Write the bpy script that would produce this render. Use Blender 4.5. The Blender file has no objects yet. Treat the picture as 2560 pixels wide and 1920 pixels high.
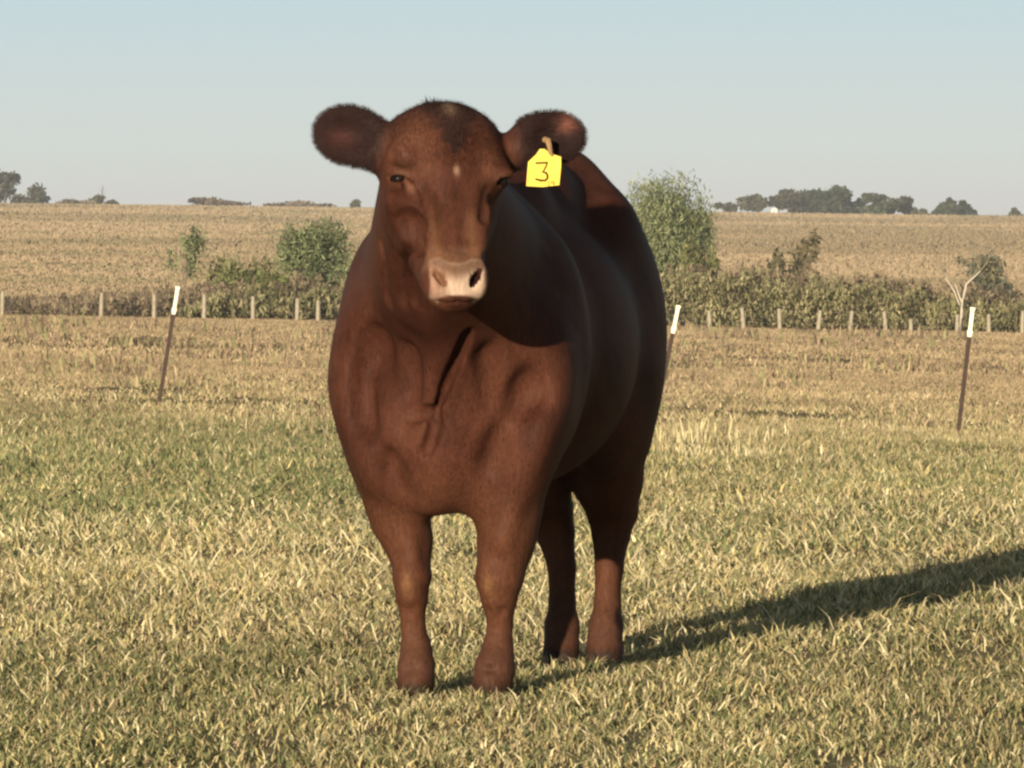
import bpy, math, numpy as np
from mathutils import Vector, Matrix
R = math.radians
rng = np.random.default_rng(7)
scene = bpy.context.scene
COL = scene.collection

# ------------------------------------------------------------------ camera
F = 5160.0                      # focal length in pixels of a 1024 wide frame
EYE = 0.95                      # camera height in metres
cam = bpy.data.cameras.new('camera'); camo = bpy.data.objects.new('camera', cam); COL.objects.link(camo)
cam.sensor_width = 36.0; cam.lens = F / 1024 * 36.0
cam.clip_start = 0.5; cam.clip_end = 20000
camo.location = (0, 0, EYE)
camo.rotation_euler = (R(90) - math.atan(94 / F), 0, 0)
scene.camera = camo

# ------------------------------------------------------------------ sky and sun
SUN_AZ, SUN_EL = 17.1, 7.8      # the light travels SUN_AZ degrees to the right of the view
world = bpy.data.worlds.new('World'); scene.world = world; world.use_nodes = True
nt = world.node_tree; N = nt.nodes; L = nt.links
bg = N['Background']
sky = N.new('ShaderNodeTexSky'); sky.sky_type = 'NISHITA'; sky.sun_disc = False
sky.sun_elevation = R(SUN_EL); sky.sun_rotation = R(180 + SUN_AZ)
sky.altitude = 200; sky.air_density = 1.2; sky.dust_density = 1.0; sky.ozone_density = 2.0
tc = N.new('ShaderNodeTexCoord'); sx = N.new('ShaderNodeSeparateXYZ'); L.new(tc.outputs['Generated'], sx.inputs[0])
ramp = N.new('ShaderNodeValToRGB'); L.new(sx.outputs['Z'], ramp.inputs[0])
cr = ramp.color_ramp; cr.interpolation = 'LINEAR'
def lin(c): return tuple(((v / 255) / 12.92 if v / 255 <= .04045 else (((v / 255) + .055) / 1.055) ** 2.4) for v in c)
cr.elements[0].position = 0.0; cr.elements[0].color = (*lin((208, 205, 207)), 1)
cr.elements[1].position = 1.0; cr.elements[1].color = (*lin((62, 72, 86)), 1)
for p, c in ((.015, (205, 208, 208)), (.028, (199, 211, 212)), (.043, (189, 207, 214)), (.056, (179, 204, 216)), (.12, (140, 160, 170)), (.4, (88, 101, 114))):
    e = cr.elements.new(p); e.color = (*lin(c), 1)
scl = N.new('ShaderNodeMixRGB'); scl.blend_type = 'MULTIPLY'; scl.inputs[0].default_value = 1; scl.inputs[2].default_value = (8.7, 8.55, 8.5, 1)
L.new(ramp.outputs[0], scl.inputs[1])
mx = N.new('ShaderNodeMixRGB'); mx.inputs[0].default_value = .85; L.new(sky.outputs[0], mx.inputs[1]); L.new(scl.outputs[0], mx.inputs[2])
L.new(mx.outputs[0], bg.inputs[0]); bg.inputs[1].default_value = 0.1

sun = bpy.data.lights.new('sun', 'SUN'); suno = bpy.data.objects.new('sun', sun); COL.objects.link(suno)
sun.energy = 5.0; sun.angle = R(.53); sun.color = (1.0, .87, .67)
d = Vector((math.sin(R(SUN_AZ)) * math.cos(R(SUN_EL)), math.cos(R(SUN_AZ)) * math.cos(R(SUN_EL)), -math.sin(R(SUN_EL))))
suno.rotation_euler = d.to_track_quat('-Z', 'Y').to_euler()
vs = scene.view_settings; vs.view_transform = 'Standard'; vs.look = 'None'; vs.exposure = 0.50; vs.gamma = 1.0; vs.use_curve_mapping = False
scene.render.engine = 'CYCLES'
scene.cycles.use_denoising = True
scene.cycles.max_bounces = 6; scene.cycles.volume_bounces = 0
scene.cycles.filter_width = 2.5

# ------------------------------------------------------------------ helpers
def tag(o, label=None, cat=None, group=None, kind=None):
    if label: o['label'] = label
    if cat: o['category'] = cat
    if group: o['group'] = group
    if kind: o['kind'] = kind
    return o
def empty(name, loc=(0, 0, 0)):
    o = bpy.data.objects.new(name, None); COL.objects.link(o); o.location = loc; o.empty_display_size = .2
    return o
def mesh_np(name, verts, faces_list, mats, parent=None, col=None, smooth=False, loc=None, extra=None):
    """faces_list: list of (n,k) index arrays"""
    verts = np.asarray(verts, np.float32).reshape(-1, 3)
    me = bpy.data.meshes.new(name)
    me.vertices.add(len(verts)); me.vertices.foreach_set('co', verts.ravel())
    fl = [np.asarray(f, np.int32) for f in faces_list if len(f)]
    idx = np.concatenate([f.ravel() for f in fl])
    sizes = np.concatenate([np.full(len(f), f.shape[1], np.int32) for f in fl])
    st = np.concatenate([[0], np.cumsum(sizes)[:-1]]).astype(np.int32)
    me.loops.add(len(idx)); me.loops.foreach_set('vertex_index', idx)
    me.polygons.add(len(sizes)); me.polygons.foreach_set('loop_start', st); me.polygons.foreach_set('loop_total', sizes)
    me.polygons.foreach_set('use_smooth', np.full(len(sizes), smooth))
    if col is not None:
        a = me.color_attributes.new('Col', 'FLOAT_COLOR', 'POINT')
        c = np.ones((len(verts), 4), np.float32); c[:, :3] = col; a.data.foreach_set('color', c.ravel())
    for k, v in (extra or {}).items():
        a = me.attributes.new(k, 'FLOAT', 'POINT'); a.data.foreach_set('value', np.asarray(v, np.float32))
    me.update(calc_edges=True)
    for m in (mats if isinstance(mats, (list, tuple)) else [mats]): me.materials.append(m)
    o = bpy.data.objects.new(name, me); COL.objects.link(o)
    if parent: o.parent = parent
    if loc is not None: o.location = loc
    return o
class MB:
    """collects shapes for one mesh"""
    def __init__(s): s.v = []; s.q = []; s.t = []; s.n = 0
    def add(s, v, q=None, t=None):
        v = np.asarray(v, float).reshape(-1, 3)
        if q is not None and len(q): s.q.append(np.asarray(q) + s.n)
        if t is not None and len(t): s.t.append(np.asarray(t) + s.n)
        s.v.append(v); s.n += len(v)
    def tube(s, pts, rad, k=6, caps=True):
        pts = [np.asarray(p, float) for p in pts]; rad = rad if hasattr(rad, '__len__') else [rad] * len(pts)
        rings = []; x = None
        for i, p in enumerate(pts):
            a = pts[max(i - 1, 0)]; b = pts[min(i + 1, len(pts) - 1)]
            t = (b - a) / (np.linalg.norm(b - a) + 1e-9)
            if x is None: x = np.cross(t, (0, 0, 1.0) if abs(t[2]) < .9 else (1.0, 0, 0))
            x = x - t * x.dot(t); x /= np.linalg.norm(x) + 1e-9; y = np.cross(t, x)
            an = np.arange(k) * 2 * math.pi / k
            rings.append(p + rad[i] * (np.cos(an)[:, None] * x + np.sin(an)[:, None] * y))
        v = np.concatenate(rings); q = []
        for i in range(len(pts) - 1):
            for j in range(k):
                q.append((i * k + j, i * k + (j + 1) % k, (i + 1) * k + (j + 1) % k, (i + 1) * k + j))
        t = []
        if caps:
            n = len(v); v = np.concatenate([v, [pts[0], pts[-1]]])
            for j in range(k):
                t.append((n, (j + 1) % k, j)); m = (len(pts) - 1) * k; t.append((n + 1, m + j, m + (j + 1) % k))
        s.add(v, q, t)
    def box(s, c, h, M=None):
        c = np.asarray(c, float); h = np.asarray(h, float)
        v = np.array([(x, y, z) for x in (-1, 1) for y in (-1, 1) for z in (-1, 1)], float) * h
        if M is not None: v = v @ np.asarray(M).T
        s.add(v + c, [(0, 1, 3, 2), (4, 6, 7, 5), (0, 4, 5, 1), (2, 3, 7, 6), (0, 2, 6, 4), (1, 5, 7, 3)])
    def build(s, name, mat, parent=None, smooth=False, col=None, loc=None):
        fl = []
        if s.q: fl.append(np.concatenate(s.q))
        if s.t: fl.append(np.concatenate(s.t))
        return mesh_np(name, np.concatenate(s.v), fl, mat, parent, col, smooth, loc)
def mat_new(name, color=(.5, .5, .5), rough=.8, spec=.2, attr=None, noise=None, bump=None, trans=0, sheen=0, streak=None):
    """procedural principled material; noise = (scale, amount, second colour), bump = (scale, strength, distance)"""
    m = bpy.data.materials.new(name); m.use_nodes = True
    n = m.node_tree.nodes; l = m.node_tree.links; b = n['Principled BSDF']
    b.inputs['Roughness'].default_value = rough; b.inputs['Specular IOR Level'].default_value = spec
    if sheen: b.inputs['Sheen Weight'].default_value = sheen; b.inputs['Sheen Roughness'].default_value = .4
    if attr:
        a = n.new('ShaderNodeAttribute'); a.attribute_name = attr; out = a.outputs['Color']
    else:
        r = n.new('ShaderNodeRGB'); r.outputs[0].default_value = (*color, 1); out = r.outputs[0]
    t = n.new('ShaderNodeTexCoord')
    if noise:
        tx = n.new('ShaderNodeTexNoise'); tx.inputs['Scale'].default_value = noise[0]; tx.inputs['Detail'].default_value = 5
        l.new(t.outputs['Object'], tx.inputs['Vector'])
        mr = n.new('ShaderNodeMapRange'); mr.inputs[1].default_value = .35; mr.inputs[2].default_value = .65; mr.inputs[4].default_value = noise[1]
        l.new(tx.outputs['Fac'], mr.inputs[0])
        mxx = n.new('ShaderNodeMixRGB'); l.new(mr.outputs[0], mxx.inputs[0]); l.new(out, mxx.inputs[1])
        if len(noise) > 2: mxx.inputs[2].default_value = (*noise[2], 1)
        out = mxx.outputs[0]
    if streak:
        mp = n.new('ShaderNodeMapping'); mp.inputs['Scale'].default_value = streak[0]; l.new(t.outputs['Object'], mp.inputs[0])
        tx = n.new('ShaderNodeTexNoise'); tx.inputs['Scale'].default_value = 1; tx.inputs['Detail'].default_value = 3; tx.inputs['Distortion'].default_value = 1.0; l.new(mp.outputs[0], tx.inputs['Vector'])
        mr = n.new('ShaderNodeMapRange'); mr.inputs[1].default_value = .3; mr.inputs[2].default_value = .7; mr.inputs[3].default_value = streak[1]; mr.inputs[4].default_value = streak[2]; l.new(tx.outputs['Fac'], mr.inputs[0])
        mxx = n.new('ShaderNodeMixRGB'); mxx.blend_type = 'MULTIPLY'; mxx.inputs[0].default_value = 1; l.new(out, mxx.inputs[1]); l.new(mr.outputs[0], mxx.inputs[2]); out = mxx.outputs[0]
    l.new(out, b.inputs['Base Color'])
    if bump:
        tx = n.new('ShaderNodeTexNoise'); tx.inputs['Scale'].default_value = bump[0]; tx.inputs['Detail'].default_value = 4
        l.new(t.outputs['Object'], tx.inputs['Vector'])
        bp = n.new('ShaderNodeBump'); bp.inputs['Strength'].default_value = bump[1]; bp.inputs['Distance'].default_value = bump[2]
        l.new(tx.outputs['Fac'], bp.inputs['Height']); l.new(bp.outputs[0], b.inputs['Normal'])
    if trans:
        tr = n.new('ShaderNodeBsdfTranslucent'); l.new(out, tr.inputs[0])
        ms = n.new('ShaderNodeMixShader'); ms.inputs[0].default_value = trans
        l.new(b.outputs[0], ms.inputs[1]); l.new(tr.outputs[0], ms.inputs[2]); l.new(ms.outputs[0], n['Material Output'].inputs[0])
    return m
# smooth value noise in numpy, for planting and for shapes
_tab = np.random.default_rng(3).random((64, 64))
def vnoise(x, y):
    x = np.asarray(x, float); y = np.asarray(y, float)
    xi = np.floor(x).astype(int); yi = np.floor(y).astype(int); fx = x - xi; fy = y - yi
    fx = fx * fx * (3 - 2 * fx); fy = fy * fy * (3 - 2 * fy)
    g = lambda a, b: _tab[a % 64, b % 64]
    return (g(xi, yi) * (1 - fx) + g(xi + 1, yi) * fx) * (1 - fy) + (g(xi, yi + 1) * (1 - fx) + g(xi + 1, yi + 1) * fx) * fy
def fbm(x, y, o=4):
    s = 0; a = .5; t = 0
    for i in range(o):
        s = s + a * vnoise(x + 17.3 * i, y - 9.1 * i); t += a; a *= .5; x = x * 2.03; y = y * 2.03
    return s / t

# ------------------------------------------------------------------ terrain
PY = np.array([-60, 0, 12, 14, 25, 55, 120, 235, 300, 600, 900, 1150, 1250, 1500, 2500, 6000.])
PZ = np.array([.0, 0, 0, 0, -.1, -.43, -.72, -.62, .2, 6.6, 13.1, 18.6, 19.4, 16, -5, -40])
TY = np.array([-60, 20, 55, 235, 1200, 6000.]); TT = np.array([0, 0, -.026, -.0175, -.0118, -.004])
def ground_z(x, y):
    x = np.asarray(x, float); y = np.asarray(y, float)
    z = np.interp(y, PY, PZ) + np.interp(y, TY, TT) * np.clip(x, -150, 150)
    n1 = (fbm(x / 1.1, y / 1.1, 2) - .5) * np.clip(1 - (y - 10) / 14, 0, 1) * .05
    n2 = (fbm(x / 6, y / 6, 2) - .5) * np.clip((y - 14) / 25, 0, 1) * np.clip(1 - (y - 40) / 40, 0, 1) * .07
    n3 = (fbm(x / 90, y / 90, 2) - .5) * np.clip((y - 250) / 300, 0, 1) * 1.0
    return z + n1 + n2 + n3
def gx(px, dist): return (px - 512) / F * dist            # sideways metres of a bearing at a distance

C_STRAW = np.array((.58, .47, .22)); C_PALE = np.array((.76, .65, .39)); C_TAN = np.array((.46, .345, .20))
C_OLIVE = np.array((.30, .29, .13)); C_GREEN = np.array((.16, .18, .08)); C_BROWN = np.array((.32, .225, .15))
def zone(x, y):
    """how green (0..1) and how brown (0..1) the sward is at a place"""
    g = fbm(x / 1.1 + 5, y / 3.0, 3); g2 = fbm(x / 3.5 + 9, y / 9.0 + 4, 3)
    green = np.clip((g - .48) * 2.2 + .30, 0, 1) * .6
    mid = np.clip((y - 19) / 6, 0, 1) * np.clip((74 - y) / 40, 0, 1)
    left = np.clip((.6 - x / (y * .04 + .1)) / 1.2, 0, 1)
    green = green + mid * left * (.42 + .5 * (g2 - .4))
    green = green + np.clip(1 - np.hypot((x - 1.6) / 1.0, (y - 23.5) / 3.0), 0, 1) * .55
    green = green + np.clip((y - 24) / 6, 0, 1) * np.clip((58 - y) / 22, 0, 1) * .32
    brown = np.clip((y - 32) / 58, 0, 1) * .95 + np.clip((g2 - .6) * 3, 0, 1) * .25 * np.clip((y - 15) / 20, 0, 1)
    return np.clip(green, 0, 1), np.clip(brown, 0, 1)
def sward_colour(x, y, r):
    """per blade colour from a random number r in 0..1, by zone"""
    g, b = zone(x, y)
    n = len(x); c = np.zeros((n, 3)); r2 = rng.random(n)
    isg = r < .17 + .62 * g
    c[:] = C_STRAW
    c[r2 < .22] = C_PALE; c[r2 > .62] = C_TAN; c[r2 > .86] = C_OLIVE
    c[isg] = np.where((r2[isg] < .55)[:, None], C_GREEN, C_OLIVE)
    br = rng.random(n) < b * .97
    c[br] = np.where((r2[br] < .45)[:, None], C_TAN, np.where((r2[br] < .85)[:, None], C_TAN * .95 + C_BROWN * .25, C_BROWN))
    tone = (.68 + .64 * fbm(x / .45 + 3, y / 1.3 + 7, 4)) * (.75 + .5 * fbm(x / 2.2 + 30, y / 7 + 2, 3))
    return c * rng.uniform(.72, 1.28, (n, 1)) * tone[:, None]

ys = np.concatenate([np.linspace(-40, 8, 14), 8 + (np.linspace(0, 1, 480) ** 2.2) * 292, np.linspace(310, 1300, 130), np.linspace(1330, 3000, 30)])
u = np.linspace(-1, 1, 181); xs = np.sinh(u * 7.2) / math.sinh(7.2) * 1500
GX, GY = np.meshgrid(xs, ys)
gv = np.stack([GX, GY, ground_z(GX, GY)], -1).reshape(-1, 3)
nx = len(xs); ii, jj = np.meshgrid(np.arange(len(ys) - 1), np.arange(nx - 1), indexing='ij')
gq = np.stack([ii * nx + jj, ii * nx + jj + 1, (ii + 1) * nx + jj + 1, (ii + 1) * nx + jj], -1).reshape(-1, 4)
def ground_mat():
    m = bpy.data.materials.new('pasture'); m.use_nodes = True
    n = m.node_tree.nodes; l = m.node_tree.links; b = n['Principled BSDF']; b.inputs['Roughness'].default_value = 1; b.inputs['Specular IOR Level'].default_value = 0
    geo = n.new('ShaderNodeNewGeometry')
    def noise(sc, detail, rough=.6):
        mp = n.new('ShaderNodeMapping'); mp.inputs['Scale'].default_value = sc; l.new(geo.outputs['Position'], mp.inputs[0])
        t = n.new('ShaderNodeTexNoise'); t.inputs['Scale'].default_value = 1; t.inputs['Detail'].default_value = detail; t.inputs['Roughness'].default_value = rough
        l.new(mp.outputs[0], t.inputs['Vector']); return t.outputs['Fac']
    def rampn(f, stops):
        r = n.new('ShaderNodeValToRGB'); l.new(f, r.inputs[0]); e = r.color_ramp.elements
        e[0].position = stops[0][0]; e[0].color = (*stops[0][1], 1); e[1].position = stops[-1][0]; e[1].color = (*stops[-1][1], 1)
        for p, c in stops[1:-1]: x = e.new(p); x.color = (*c, 1)
        return r.outputs[0]
    near = rampn(noise((9, 9, 9), 6), [(.3, (.20, .16, .085)), (.5, (.32, .255, .135)), (.7, (.45, .36, .20))])
    farc = rampn(noise((.05, .018, .0), 7, .72), [(.30, (.20, .165, .07)), (.42, (.32, .23, .115)), (.52, (.42, .285, .155)), (.72, (.52, .37, .20))])
    fine = rampn(noise((.55, .12, .0), 6, .75), [(.3, (.62, .62, .6)), (.7, (1.2, 1.18, 1.15))])
    mf = n.new('ShaderNodeMixRGB'); mf.blend_type = 'MULTIPLY'; mf.inputs[0].default_value = .8; l.new(farc, mf.inputs[1]); l.new(fine, mf.inputs[2])
    sp = n.new('ShaderNodeSeparateXYZ'); l.new(geo.outputs['Position'], sp.inputs[0])
    mr = n.new('ShaderNodeMapRange'); mr.inputs[1].default_value = 60; mr.inputs[2].default_value = 220; l.new(sp.outputs['Y'], mr.inputs[0])
    mxx = n.new('ShaderNodeMixRGB'); l.new(mr.outputs[0], mxx.inputs[0]); l.new(near, mxx.inputs[1]); l.new(mf.outputs[0], mxx.inputs[2])
    l.new(mxx.outputs[0], b.inputs['Base Color'])
    return m
ground = tag(mesh_np('ground', gv, [gq], ground_mat(), smooth=True), kind='structure', label='dry autumn pasture rising to a low ridge')

# ------------------------------------------------------------------ grass
M_GRASS = mat_new('grass_blade', attr='Col', rough=.7, spec=.12, trans=.22)
def blades(x, y, h, w, lean, col, z=None, simple=False):
    """mesh arrays for curved grass blades"""
    n = len(x); z = ground_z(x, y) if z is None else z
    p = np.stack([x, y, z - .004], -1)
    th = rng.random(n) * 2 * math.pi; ph = rng.random(n) * 2 * math.pi
    Ld = np.stack([np.cos(th), np.sin(th), np.zeros(n)], -1); W = np.stack([np.cos(ph), np.sin(ph), np.zeros(n)], -1) * (w / 2)[:, None]
    up = np.array((0, 0, 1.0)); s = (lean * h)[:, None]; hz = (h * np.sqrt(np.clip(1 - lean ** 2 * .8, .04, 1)))[:, None]
    if simple:
        v = np.stack([p - W, p + W, p + Ld * s + up * hz], 1).reshape(-1, 3)
        return v, np.zeros((0, 4), int), np.arange(n * 3).reshape(-1, 3), np.repeat(col, 3, 0)
    mid = p + Ld * s * .33 + up * hz * .62
    tip = p + Ld * s + up * hz * rng.uniform(.75, 1.05, (n, 1))
    v = np.stack([p - W, p + W, mid + W * .85, mid - W * .85, tip], 1).reshape(-1, 3)
    k = np.arange(n)[:, None] * 5
    return v, k + [[0, 1, 2, 3]], k + [[3, 2, 4]], np.repeat(col, 5, 0)
def join(parts):
    vs, qs, ts, cs = [], [], [], []; o = 0
    for v, q, t, c in parts:
        vs.append(v); qs.append(q + o); ts.append(t + o); cs.append(c); o += len(v)
    return np.concatenate(vs), [np.concatenate(qs), np.concatenate(ts)], np.concatenate(cs)
def scatter(y0, y1, n):
    """random points in the wedge of pasture between two distances, with margin to the sides"""
    y = y0 + (y1 - y0) * rng.random(n * 2); half = .112 * y + .7
    keep = rng.random(n * 2) < half / (.112 * y1 + .7); y = y[keep][:n]; half = half[keep][:n]
    return rng.uniform(-1, 1, len(y)) * half, y
def clump(x, y, s): return fbm(x / s, y / s, 3)
parts = []
def field(y0, y1, n, h, w, lean, cs, simple=False):
    x, y = scatter(y0, y1, n)
    c = clump(x, y, cs); k = rng.random(len(x)) < np.clip((c - .27) * 3.8, .16, 1); x, y, c = x[k], y[k], c[k]
    m = len(x); hh = rng.uniform(h[0], h[1], m) * (.42 + 1.15 * c); ww = rng.uniform(w[0], w[1], m)
    parts.append(blades(x, y, hh, ww, rng.uniform(lean[0], lean[1], m), sward_colour(x, y, rng.random(m)), simple=simple))
field(9.2, 13.5, 150000, (.014, .046), (.0030, .0064), (.35, 1.25), .13)
field(13.5, 19, 120000, (.016, .055), (.0040, .0085), (.35, 1.25), .18)
field(19, 30, 110000, (.02, .075), (.006, .012), (.35, 1.25), .3)
field(30, 56, 210000, (.022, .075), (.008, .018), (.3, 1.2), .7, True)
field(54, 112, 230000, (.03, .095), (.014, .032), (.3, 1.1), 1.6, True)
field(108, 234, 190000, (.05, .14), (.03, .065), (.3, 1.1), 3.5, True)
# thinner, bigger tufts further out to both sides
def margin(y0, y1, n, h, w):
    y = y0 + (y1 - y0) * np.sqrt(rng.random(n)); a = .112 * y + .6; b = .30 * y + 2.5
    x = (a + (b - a) * rng.random(n)) * rng.choice([-1, 1], n)
    parts.append(blades(x, y, rng.uniform(h[0], h[1], n), rng.uniform(w[0], w[1], n), rng.uniform(.2, .9, n), sward_colour(x, y, rng.random(n)), simple=True))
margin(9, 30, 80000, (.02, .06), (.011, .024))
margin(30, 80, 50000, (.04, .11), (.025, .055))
margin(80, 234, 50000, (.10, .26), (.08, .17))
# long bleached stolons lying over the sward
x, y = scatter(9.4, 24, 5200); m = len(x); sz = np.clip(y / 12, .8, 1.6)
parts.append(blades(x, y, rng.uniform(.05, .13, m) * sz, rng.uniform(.003, .0052, m) * sz, rng.uniform(.85, 1.08, m), np.where((rng.random(m) < .75)[:, None], C_PALE, C_STRAW) * rng.uniform(.85, 1.15, (m, 1))))
x, y = scatter(24, 60, 1300); m = len(x); sz = y / 26
parts.append(blades(x, y, rng.uniform(.05, .11, m) * sz, rng.uniform(.004, .008, m) * sz, rng.uniform(.7, 1.2, m), C_PALE * rng.uniform(.7, 1.1, (m, 1))))
v, f, c = join(parts)
tag(mesh_np('grass', v, f, M_GRASS, col=c), 'short tangled dry grass with green patches all over the pasture', 'grass', kind='stuff')
# taller weeds: green mats and bleached bunches
parts = []
def bunch(px, py_d, n, r, h, w, cols, lean=(.1, .8)):
    cx, cy = gx(px, py_d), py_d
    x = cx + rng.normal(0, r, n); y = cy + rng.normal(0, r * 1.6, n)
    cc = np.array(cols)[rng.integers(0, len(cols), n)] * rng.uniform(.7, 1.2, (n, 1))
    parts.append(blades(x, y, rng.uniform(h[0], h[1], n), rng.uniform(w[0], w[1], n), rng.uniform(*lean, n), cc))
for px, dd, n, r, h in ((700, 44, 150, .28, .34), (684, 41, 90, .22, .28), (735, 45, 60, .3, .24), (660, 38, 80, .25, .22), (735, 37, 90, .35, .16)):
    bunch(px, dd, n, r, (.1, h), (.008, .016), (C_PALE, C_STRAW, C_PALE, C_TAN))
for k in range(60):
    px = rng.uniform(-10, 330); dd = rng.uniform(24, 50)
    bunch(px, dd, 60, rng.uniform(.15, .45), (.03, .11), (.010, .02), (C_GREEN, C_GREEN * .8, C_OLIVE, C_OLIVE, C_TAN), (.3, 1.2))
for k in range(30):
    px = rng.uniform(640, 1030); dd = rng.uniform(25, 44)
    bunch(px, dd, 50, rng.uniform(.15, .45), (.03, .10), (.009, .018), (C_GREEN, C_OLIVE, C_OLIVE, C_STRAW), (.3, 1.2))
for k in range(60):
    px = rng.uniform(-10, 1030); dd = rng.uniform(50, 215)
    s = dd / 55
    bunch(px, dd, 60, rng.uniform(.2, .5) * s, (.06 * s, .2 * s), (.014 * s, .03 * s), (C_BROWN, C_TAN, C_BROWN * .7, C_OLIVE))
for k in range(9):
    bunch(rng.uniform(0, 230), rng.uniform(9.9, 10.8), 130, .07, (.025, .06), (.004, .007), (C_GREEN, C_GREEN * .7, C_OLIVE, C_STRAW), (.5, 1.2))
v, f, c = join(parts)
tag(mesh_np('weeds', v, f, M_GRASS, col=c), 'taller weed tufts and bleached bunch grass standing above the sward', 'weeds', kind='stuff')

# ------------------------------------------------------------------ cow
# unit helpers: photo landmarks at a depth give real points in metres
def U(x, y, dist): return np.array(((x * .4629 - 512) / F * dist, dist, EYE + (290 - y * .4629) / F * dist))
YAW = R(14.3); OX, OY = -.145, 12.0
ca, sa = math.cos(YAW), math.sin(YAW)
def W(x, y, z): return np.array((OX + x * ca + y * sa, OY - x * sa + y * ca, z))
AX = np.array((ca, -sa, 0.)); AY = np.array((sa, ca, 0.)); AZ = np.array((0, 0, 1.))
H = .0065
lo = np.array((-.68, 10.84, -.03)); hi = np.array((.62, 13.62, 1.47))
dim = np.ceil((hi - lo) / H).astype(int)
ax = [lo[i] + H * np.arange(dim[i]) for i in range(3)]
FLD = np.full(dim, 1.0, np.float32)
def sub(c, r):
    c = np.asarray(c); s = []
    for i in range(3):
        a = max(0, int((c[i] - r[i] - lo[i]) / H)); b = min(dim[i], int((c[i] + r[i] - lo[i]) / H) + 2)
        s.append(slice(a, max(b, a)))
    return tuple(s)
def grid(s, c):
    return [(ax[0][s[0]] - c[0])[:, None, None].astype(np.float32), (ax[1][s[1]] - c[1])[None, :, None].astype(np.float32), (ax[2][s[2]] - c[2])[None, None, :].astype(np.float32)]
def comb(s, dd, k, op):
    a = FLD[s]
    if op == '-':
        b = -dd; h = np.clip(.5 - .5 * (b - a) / k, 0, 1); FLD[s] = a * h + b * (1 - h) + k * h * (1 - h)   # smooth max
    else:
        h = np.clip(.5 + .5 * (dd - a) / k, 0, 1); FLD[s] = dd * (1 - h) + a * h - k * h * (1 - h)
def ell(c, r, axes=(AX, AY, AZ), k=.05, op='+'):
    r = np.asarray(r, float); ext = np.sqrt(sum((r[i] * np.abs(axes[i])) ** 2 for i in range(3))) + k + .04
    s = sub(c, ext); X, Y, Z = grid(s, c)
    q = [(X * a[0] + Y * a[1] + Z * a[2]) for a in np.asarray(axes, np.float32)]
    k0 = np.sqrt(sum((q[i] / r[i]) ** 2 for i in range(3))); k1 = np.sqrt(sum((q[i] / r[i] ** 2) ** 2 for i in range(3)))
    comb(s, k0 * (k0 - 1) / np.maximum(k1, 1e-5), k, op)
def cone(a, b, ra, rb, k=.04, op='+', flat=None, q=1.0):
    """tapered limb from a to b; across the direction flat it is q times as thick"""
    a = np.asarray(a, float); b = np.asarray(b, float); c = (a + b) / 2
    e = np.abs(b - a) / 2 + max(ra, rb) * max(q, 1) + k + .04
    s = sub(c, e); X, Y, Z = grid(s, a); ba = b - a; l2 = ba.dot(ba)
    t = np.clip((X * ba[0] + Y * ba[1] + Z * ba[2]) / l2, 0, 1)
    dx, dy, dz = X - t * ba[0], Y - t * ba[1], Z - t * ba[2]
    if flat is not None and q != 1:
        f = np.asarray(flat, float); pr = (dx * f[0] + dy * f[1] + dz * f[2]) * (1 / q - 1)
        dx, dy, dz = dx + pr * f[0], dy + pr * f[1], dz + pr * f[2]
    comb(s, np.sqrt(dx * dx + dy * dy + dz * dz) - (ra + (rb - ra) * t), k, op)
def chain(pts, rad, **kw):
    for i in range(len(pts) - 1): cone(pts[i], pts[i + 1], rad[i], rad[i + 1], **kw)

# trunk
ell(W(0, .14, .832), (.278, .30, .350), k=.05)
ell(W(.0, .62, .812), (.285, .52, .342), k=.11)
ell(W(.0, 1.10, .90), (.215, .34, .31), k=.12)
chain([W(0, .05, 1.14), W(0, .45, 1.165), W(0, .75, 1.185), W(0, 1.05, 1.205), W(0, 1.30, 1.185)], [.07, .075, .075, .075, .06], k=.12)
for s in (-1, 1):
    ell(W(.14 * s, 1.0, 1.10), (.06, .09, .07), k=.14)                     # hip bones
    ell(W(.135 * s, 1.14, .80), (.115, .22, .30), k=.08)                   # thighs
    ell(W(.12 * s, 1.03, .64), (.085, .13, .16), k=.07)                     # stifles
    ell(W(.185 * s, .13, .80), (.105, .17, .27), k=.05)                     # shoulder blades
    ell(W(.205 * s, -.02, .745), (.075, .085, .11), k=.05)                  # points of the shoulder
    ell(W(.165 * s, .06, .62), (.085, .10, .13), k=.05)                     # upper arms
# neck, brisket, dewlap
P0 = U(963, 214, 11.36); hy = R(10); hp = R(22)
f0 = np.array((math.sin(hy), -math.cos(hy), 0)); hu = np.array((math.cos(hy), math.sin(hy), 0))
ht = -math.cos(hp) * AZ + math.sin(hp) * f0; hn = math.cos(hp) * f0 + math.sin(hp) * AZ
HS = .905                                      # face length factor
def HP(u, s, w): return P0 + u * hu + s * HS * ht - w * hn
HAX = (hu, ht, hn)
nape = HP(0, .13, .20)
cone(W(0, .10, .96), nape, .235, .125, k=.07)
cone(W(0, .05, .84), HP(0, .27, .22), .20, .085, k=.09)
cone(W(-.005, .05, .84), W(-.01, .0, .61), .19, .13, k=.11)                   # front of the chest
ell(W(-.008, -.05, .612), (.125, .125, .150), k=.09)                          # brisket
throat = HP(0, .33, .17)
chain([throat, W(.0, -.15, .80), W(-.03, -.16, .68), W(-.03, -.15, .56)], [.03, .024, .028, .05], k=.06)   # dewlap fold
for s in (-1, 1): cone(W(.105 * s, -.005, .82), W(.095 * s, -.02, .60), .135, .095, k=.09)   # breast beside the keel
chain([U(1125, 740, 11.95), U(1118, 800, 11.935), U(1108, 900, 11.932), U(1078, 1010, 11.955)], [.075, .09, .092, .075], k=.09)
chain([U(840, 760, 12.0), U(846, 880, 12.0), U(858, 980, 12.0)], [.07, .085, .075], k=.09)   # muscle between keel and shoulder
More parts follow.
